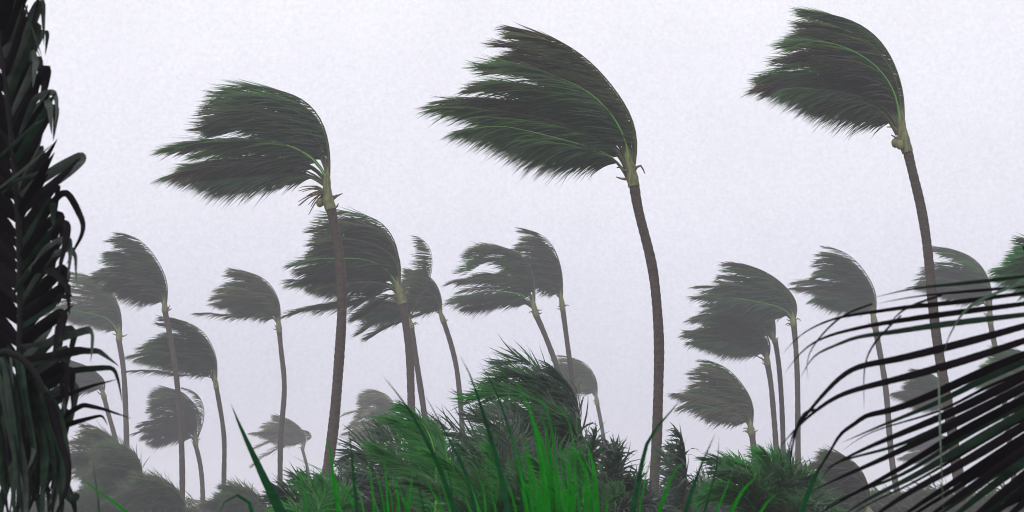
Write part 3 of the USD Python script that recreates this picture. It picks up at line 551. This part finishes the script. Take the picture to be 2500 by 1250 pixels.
for k, (x0, x1, lab) in enumerate([(840, 1010, 'loose sheaf of narrow leaves in front of the bright feathery bush'), (1030, 1230, 'loose sheaf of narrow leaves left of the brightest green plant'), (1240, 1490, 'low sheaf of narrow leaves along the bottom edge in the brightest green plant')]):
    strap_plant(lab, 4.2 + 0.25 * k, 0.5 * (x0 + x1), [([(x - rng.uniform(15, 45), y), (x - rng.uniform(8, 16), y * 0.6 + 505), (x, 1262)], rng.uniform(7, 14), ['strap_leaf', 'strap_leaf_dark', 'young_leaf_bright', 'strap_leaf'][q % 4])
                for q, (x, y) in enumerate(zip(rng.uniform(x0, x1, 12), rng.uniform(1085 if k else 1120, 1225, 12)))])
strap_plant('plant with a long bent blade crossing the tallest trunk near its foot', 4.7, 1600, [
    ([(1668, 968), (1640, 1002), (1605, 1042), (1580, 1082), (1565, 1142), (1542, 1262)], 24, K), ([(1680, 1126), (1650, 1142), (1630, 1188), (1605, 1262)], 24, G), ([(1748, 1055), (1720, 1117), (1697, 1175), (1670, 1262)], 24, K),
    ([(1755, 1062), (1752, 1124), (1740, 1180), (1716, 1262)], 12, K), ([(1605, 1090), (1580, 1150), (1560, 1262)], 12, G)])
strap_plant('plant of arching green blades at the foot of the spiky bush', 4.6, 1800, [
    ([(1856, 1150), (1835, 1176), (1812, 1200), (1780, 1262)], 26, G), ([(1905, 1200), (1880, 1220), (1850, 1262)], 18, G), ([(1790, 1150), (1770, 1200), (1745, 1262)], 14, G), ([(1690, 1200), (1700, 1230), (1705, 1262)], 12, G), ([(2040, 1082), (2012, 1122), (1985, 1175), (1952, 1262)], 30, K)])

# ------------------------------------------------------------------ near palm at the right: slanting dark leaflets
RD = 4.3
ro = at(2790, 1250, RD); rz = float(ground_z(ro[0], RD)); RO = np.array([ro[0], RD, rz])
rp = thing('near_palm', 'near palm at the right edge, long dark slanting leaflets cut by the picture edge', 'palm tree', None, RO)
part(rp, 'trunk', tube(spline([RO + [0, 0, -0.2], RO + [0.02, 0, 0.5], RO + [0, 0, 1.0]], 16), np.linspace(0.17, 0.12, 16), 12), 'palm_bark', smooth=40, origin=RO)
rachis_px = [(2790, 1330), (2730, 1180), (2665, 1010), (2600, 840), (2540, 690), (2500, 600)]
RR = spline(at([p[0] for p in rachis_px], [p[1] for p in rachis_px], RD + 0.05), 20)
RR = np.vstack([RO + [0, 0, 0.95], RR])
fr = part(rp, 'frond', tube(spline(RR, 30), np.linspace(0.022, 0.006, 30), 7), 'rachis_dark', smooth=True, origin=RO)
RL = [([(2500, 675), (2340, 693), (2225, 706), (2133, 727)], 12), ([(2500, 700), (2330, 714), (2210, 728), (2135, 743)], 10),
      ([(2500, 716), (2300, 742), (2210, 751), (2124, 763), (2040, 778), (1956, 818), (1908, 868)], 15),
      ([(2500, 742), (2280, 771), (2160, 789), (2058, 810), (1998, 831), (1956, 861), (1914, 914)], 18),
      ([(2500, 768), (2280, 795), (2160, 813), (2088, 825), (2028, 848), (1986, 872), (1953, 926)], 19),
      ([(2500, 796), (2400, 824), (2280, 855), (2160, 882), (2088, 899), (2040, 932), (1980, 998), (1938, 1058), (1920, 1130)], 24),
      ([(2500, 832), (2340, 884), (2160, 933), (2052, 965), (1998, 998), (1956, 1034), (1896, 1100)], 24),
      ([(2500, 866), (2400, 908), (2292, 957), (2160, 1005), (2110, 1018), (2088, 1034), (2058, 1055), (2028, 1100), (1980, 1178)], 26),
      ([(2500, 884), (2400, 928), (2292, 981), (2160, 1036), (2052, 1082)], 20), ([(2500, 920), (2328, 1005), (2160, 1075), (2076, 1113), (2004, 1151)], 28),
      ([(2500, 946), (2340, 1030), (2160, 1118), (2052, 1166), (1980, 1200)], 28), ([(2500, 975), (2340, 1060), (2190, 1149), (2070, 1214), (1990, 1260)], 28),
      ([(2500, 1008), (2340, 1100), (2208, 1174), (2124, 1216), (2040, 1270)], 28), ([(2500, 1040), (2340, 1136), (2208, 1210), (2130, 1264), (2060, 1320)], 28),
      ([(2500, 1070), (2350, 1165), (2240, 1235), (2150, 1300)], 28), ([(2500, 1100), (2370, 1190), (2270, 1260), (2190, 1320)], 28), ([(2500, 1130), (2390, 1212), (2300, 1285), (2230, 1340)], 30),
      ([(2500, 1162), (2410, 1235), (2330, 1305), (2270, 1355)], 30), ([(2500, 1195), (2430, 1255), (2350, 1330)], 30), ([(2500, 1228), (2440, 1282), (2380, 1345)], 30)]
for i, (pts, w) in enumerate(RL):
    (ax, ay), (bx, by) = pts[0], pts[1]; sl = (by - ay) / (bx - ax)
    ex = np.linspace(2500, 2800, 301); ey = ay + sl * (ex - ax)
    k = int(np.argmin(np.abs(ex - np.interp(ey, [p[1] for p in rachis_px[::-1]], [p[0] for p in rachis_px[::-1]]))))
    full = [(ex[k], ey[k])] + pts
    P = at([p[0] for p in full], [p[1] for p in full], RD + 0.05 + np.r_[0, np.linspace(0.02, rng.uniform(-0.25, 0.35), len(pts))])
    C = P
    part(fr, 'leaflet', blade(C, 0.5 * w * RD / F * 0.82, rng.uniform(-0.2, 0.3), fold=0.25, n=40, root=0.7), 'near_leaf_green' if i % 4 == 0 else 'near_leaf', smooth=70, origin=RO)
for i, (pts, w) in enumerate(RL[8:]):
    if i % 3 == 2: continue
    sh = rng.uniform(13, 22)
    P = at([p[0] - rng.uniform(-10, 40) * (k == len(pts) - 1) for k, p in enumerate([(2590, pts[0][1] - 45)] + pts)], [p[1] + sh for p in [(2590, pts[0][1] - 45)] + pts], RD + np.linspace(0.08, 0.4, len(pts) + 1))
    part(fr, 'leaflet', blade(P, 0.5 * w * RD / F * rng.uniform(0.35, 0.6), rng.uniform(-0.5, 0.5), fold=0.25, n=30, root=0.7), 'near_leaf_green' if i % 2 else 'near_leaf', smooth=70, origin=RO)
for k in range(18):                                            # the other side of the same frond
    rt = RR[2 + k]; q = rng.uniform(0.55, 0.75)
    C = np.array([rt, rt + np.array([0.35, 0.05, 0.16]) * q, rt + np.array([0.72, 0.12, 0.18]) * q, rt + np.array([0.98, 0.15, 0.02]) * q])
    part(fr, 'leaflet', blade(C, 0.013, rng.uniform(-0.3, 0.3), n=18, root=0.7), 'near_leaf', smooth=70, origin=RO)
for pts, w, mt in [([(2500, 690), (2440, 712), (2364, 752), (2328, 800), (2310, 842), (2306, 870)], 6, 'young_leaf'), ([(2292, 905), (2294, 1000), (2297, 1100), (2304, 1262)], 4, 'young_leaf'),
                   ([(2200, 770), (2150, 820), (2118, 870), (2109, 930), (2110, 1004)], 4, 'near_leaf'), ([(2130, 742), (2058, 772), (2005, 820), (1976, 865), (1970, 900), (1974, 932)], 4, 'near_leaf'),
                   ([(2300, 720), (2230, 745), (2190, 770), (2160, 812)], 5, 'near_leaf'), ([(2000, 1000), (1965, 1010), (1935, 1090), (1928, 1150)], 6, 'near_leaf')]:
    P = at([p[0] for p in pts], [p[1] for p in pts], RD + np.linspace(0, -0.1, len(pts)) - 0.04)
    part(fr, 'leaflet', blade(P, 0.5 * w * RD / F * 1.2, rng.uniform(-0.3, 0.3), n=26, root=0.9), mt, smooth=70, origin=RO)

# ------------------------------------------------------------------ near palm at the left: dark upright frond with folded, torn leaflets
LD = 5.0
lo = at(-120, 1250, LD); lz = float(ground_z(lo[0], LD)); LO = np.array([lo[0], LD, lz])
lp = thing('near_palm', 'near palm at the left edge, dark upright frond with folded drooping leaflets', 'palm tree', None, LO)
part(lp, 'trunk', tube(spline([LO + [0, 0, -0.2], LO + [0.02, 0, 0.5], LO + [0.05, 0, 1.1]], 16), np.linspace(0.18, 0.12, 16), 12), 'palm_bark', smooth=40, origin=LO)
lr_px = [(-40, 1330), (25, 1150), (48, 900), (50, 700), (42, 500), (24, 300), (4, 130), (-20, -60), (-45, -250)]
LR = spline(at([p[0] for p in lr_px], [p[1] for p in lr_px], LD), 60)
lf = part(lp, 'frond', tube(spline(np.vstack([LO + [0.05, 0, 1.05], LR]), 40), np.linspace(0.016, 0.006, 40), 8), 'rachis_dark', smooth=True, origin=LO)
def lleaf(parent, pts, w, mat, dY, n=30, tilt=None, root=0.7):
    P = at([p[0] for p in pts], [p[1] for p in pts], LD + np.linspace(0, dY, len(pts)))
    part(parent, 'leaflet', blade(P, 0.5 * w * LD / F * 1.15, rng.uniform(-0.5, 0.5) if tilt is None else tilt, fold=0.3, n=n, root=root, sharp=parent is lf, taper=0.4), mat, smooth=50, origin=LO)
def rx(y): return np.interp(y, [-250, -60, 130, 300, 500, 700, 900, 1150], [-45, -20, 4, 24, 42, 50, 48, 25])
# right-hand leaflets: steep near the top, opening out lower down; many with a folded tip
for y in np.r_[np.arange(-120, 250, 11), np.arange(250, 1130, 15)] + rng.normal(0, 3, 93)[:34 + 59]:
    k = np.clip((y + 120) / 1250, 0, 1); an = math.radians(np.interp(k, [0, 0.25, 0.5, 0.8, 1], [66, 72, 62, 40, 25]) + rng.normal(0, 5))
    L = np.interp(k, [0, 0.25, 0.5, 0.8, 1], [250, 240, 185, 170, 150]) * rng.uniform(0.65, 1.05)
    x0 = rx(y); x1, y1 = x0 + math.cos(an) * L, y - math.sin(an) * L
    pts = [(x0, y), (x0 + (x1 - x0) * 0.5 + 3, y + (y1 - y) * 0.5 - 4), (x1, y1)]
    if rng.random() < 0.55 and y > 200:
        pts += [(x1 + rng.uniform(2, 14), y1 + rng.uniform(4, 20)), (x1 + rng.uniform(-20, 12), y1 + rng.uniform(60, 140))]
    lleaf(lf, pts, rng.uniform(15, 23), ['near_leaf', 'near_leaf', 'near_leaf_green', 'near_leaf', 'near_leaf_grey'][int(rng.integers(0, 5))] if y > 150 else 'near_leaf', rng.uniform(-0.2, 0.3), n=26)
# left-hand leaflets: a regular fishbone with gaps to the sky
for y in np.arange(-150, 1100, 27) + rng.normal(0, 4, 47):
    an = math.radians(np.interp(y, [-150, 500, 1100], [62, 48, 38]) + rng.normal(0, 2))
    L = rng.uniform(170, 230); x0 = rx(y)
    lleaf(lf, [(x0, y), (x0 - math.cos(an) * L * 0.5, y - math.sin(an) * L * 0.5), (x0 - math.cos(an) * L, y - math.sin(an) * L)], rng.uniform(26, 30), 'near_leaf', rng.uniform(-0.1, 0.25), n=12, tilt=0.1, root=0.25)
for pts, w, mat in [
    ([(50, 330), (68, 280), (86, 240), (110, 228), (130, 225), (137, 245), (138, 275), (132, 320)], 14, 'near_leaf_grey'), ([(60, 300), (90, 260), (112, 235), (122, 262), (126, 330)], 16, 'near_leaf_grey'),
    ([(50, 480), (95, 440), (150, 405), (198, 381), (202, 390), (180, 416), (145, 450)], 22, 'near_leaf_grey'), ([(50, 520), (100, 470), (150, 430), (196, 384)], 22, 'near_leaf'),
    ([(50, 640), (110, 525), (140, 478), (160, 467), (178, 490), (204, 545), (200, 575), (180, 610), (160, 650)], 15, 'near_leaf'), ([(50, 680), (105, 590), (150, 545), (163, 548), (160, 590), (148, 640), (140, 690)], 18, 'near_leaf'),
    ([(50, 700), (110, 605), (150, 582), (168, 585), (172, 620), (165, 690)], 14, 'near_leaf_grey'), ([(50, 740), (120, 625), (170, 605), (184, 625), (186, 690)], 13, 'near_leaf_grey'),
    ([(60, 665), (104, 657), (135, 668), (161, 699), (177, 728)], 15, 'near_leaf'), ([(45, 850), (100, 843), (160, 822), (218, 805), (224, 820), (224, 860), (220, 885)], 17, 'near_leaf_grey'),
    ([(40, 900), (120, 875), (200, 856), (240, 856), (262, 872), (292, 895)], 14, 'near_leaf_green'), ([(40, 880), (120, 868), (190, 852), (236, 853)], 16, 'near_leaf'), ([(40, 940), (120, 915), (200, 902), (276, 897), (288, 925), (299, 985)], 13, 'near_leaf_green'),
    ([(40, 1000), (110, 985), (172, 960), (230, 940), (291, 925)], 9, 'near_leaf'), ([(40, 1095), (90, 1060), (130, 1033), (180, 1000), (203, 988), (250, 998), (322, 1022)], 11, 'near_leaf'), ([(40, 1100), (110, 1060), (180, 1032), (249, 1013), (264, 1040)], 11, 'near_leaf'),
    ([(46, 760), (100, 730), (150, 720), (175, 735)], 16, 'near_leaf'), ([(46, 800), (90, 770), (130, 745), (160, 712)], 18, 'near_leaf_green'), ([(46, 830), (100, 790), (145, 760), (160, 770), (150, 830)], 16, 'near_leaf'),
    ([(60, 10), (75, 60), (90, 105), (103, 140)], 6, 'near_leaf_green'), ([(95, -20), (88, 30), (78, 70), (84, 110), (100, 142)], 7, 'near_leaf'), ([(70, 150), (78, 128), (86, 150), (80, 215)], 16, 'near_leaf_grey'),
    ([(30, 720), (70, 660), (80, 640)], 12, 'near_leaf_green'), ([(-5, 385), (40, 345), (90, 300), (110, 290)], 10, 'near_leaf_green'), ([(-5, 460), (60, 410), (130, 350)], 11, 'near_leaf_green'), ([(-5, 480), (40, 440), (100, 420), (150, 405)], 9, 'near_leaf_green')]:
    lleaf(lf, pts, w, mat, rng.uniform(-0.35, -0.1))
# an older frond hanging down in front, its leaflets trailing to the ground
hr_px = [(-100, 1080), (-60, 930), (0, 860), (60, 880), (110, 960)]
HR = spline(at([p[0] for p in hr_px], [p[1] for p in hr_px], LD - 0.25), 24)
hf = part(lp, 'frond', tube(spline(np.vstack([LO + [0.03, -0.05, 1.05], HR]), 30), np.linspace(0.03, 0.008, 30), 7), 'rachis_dark', smooth=True, origin=LO)
for q in range(58):
    x0 = rng.uniform(-60, 112); y0 = np.interp(x0, [-60, 0, 60, 112], [925, 862, 880, 960]) + rng.uniform(-25, 130)
    x1 = x0 + rng.uniform(5, 70); yb = rng.uniform(1150, 1330)
    pts = [(x0, y0), (x0 + (x1 - x0) * 0.55, y0 + 45), (x1, y0 + 130), (x1 + rng.uniform(-10, 30), (y0 + 130 + yb) / 2), (x1 + rng.uniform(-25, 35), yb)]
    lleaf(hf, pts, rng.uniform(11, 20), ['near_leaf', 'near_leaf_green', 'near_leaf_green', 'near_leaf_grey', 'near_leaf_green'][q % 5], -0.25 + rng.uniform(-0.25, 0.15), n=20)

# ------------------------------------------------------------------ rain haze
hx, hy0, hy1, h0, h1 = 600.0, -600.0, 600.0, -1.5, 16.5
hv = np.array([[x, y, z] for x in (-hx, hx) for y in (hy0, hy1) for z in (h0, h1)])
hfc = np.array([[0, 1, 3, 2], [4, 6, 7, 5], [0, 4, 5, 1], [2, 3, 7, 6], [0, 2, 6, 4], [1, 5, 7, 3]])
hz = usdkit.mesh(stage, '/World/haze', (hv, hfc), usdkit.material(stage, '/World/Looks/rain_haze', {'v': ('principled_volume', {'color': (0.93, 0.93, 0.97), 'density': 0.0018, 'anisotropy': 0.2})}, [], volume='v.volume'))
hz.GetPrim().SetCustomDataByKey('kind', 'stuff')
hz.GetPrim().SetCustomDataByKey('label', 'pale rain haze hanging over the whole palm grove')
hz.GetPrim().SetCustomDataByKey('category', 'haze')
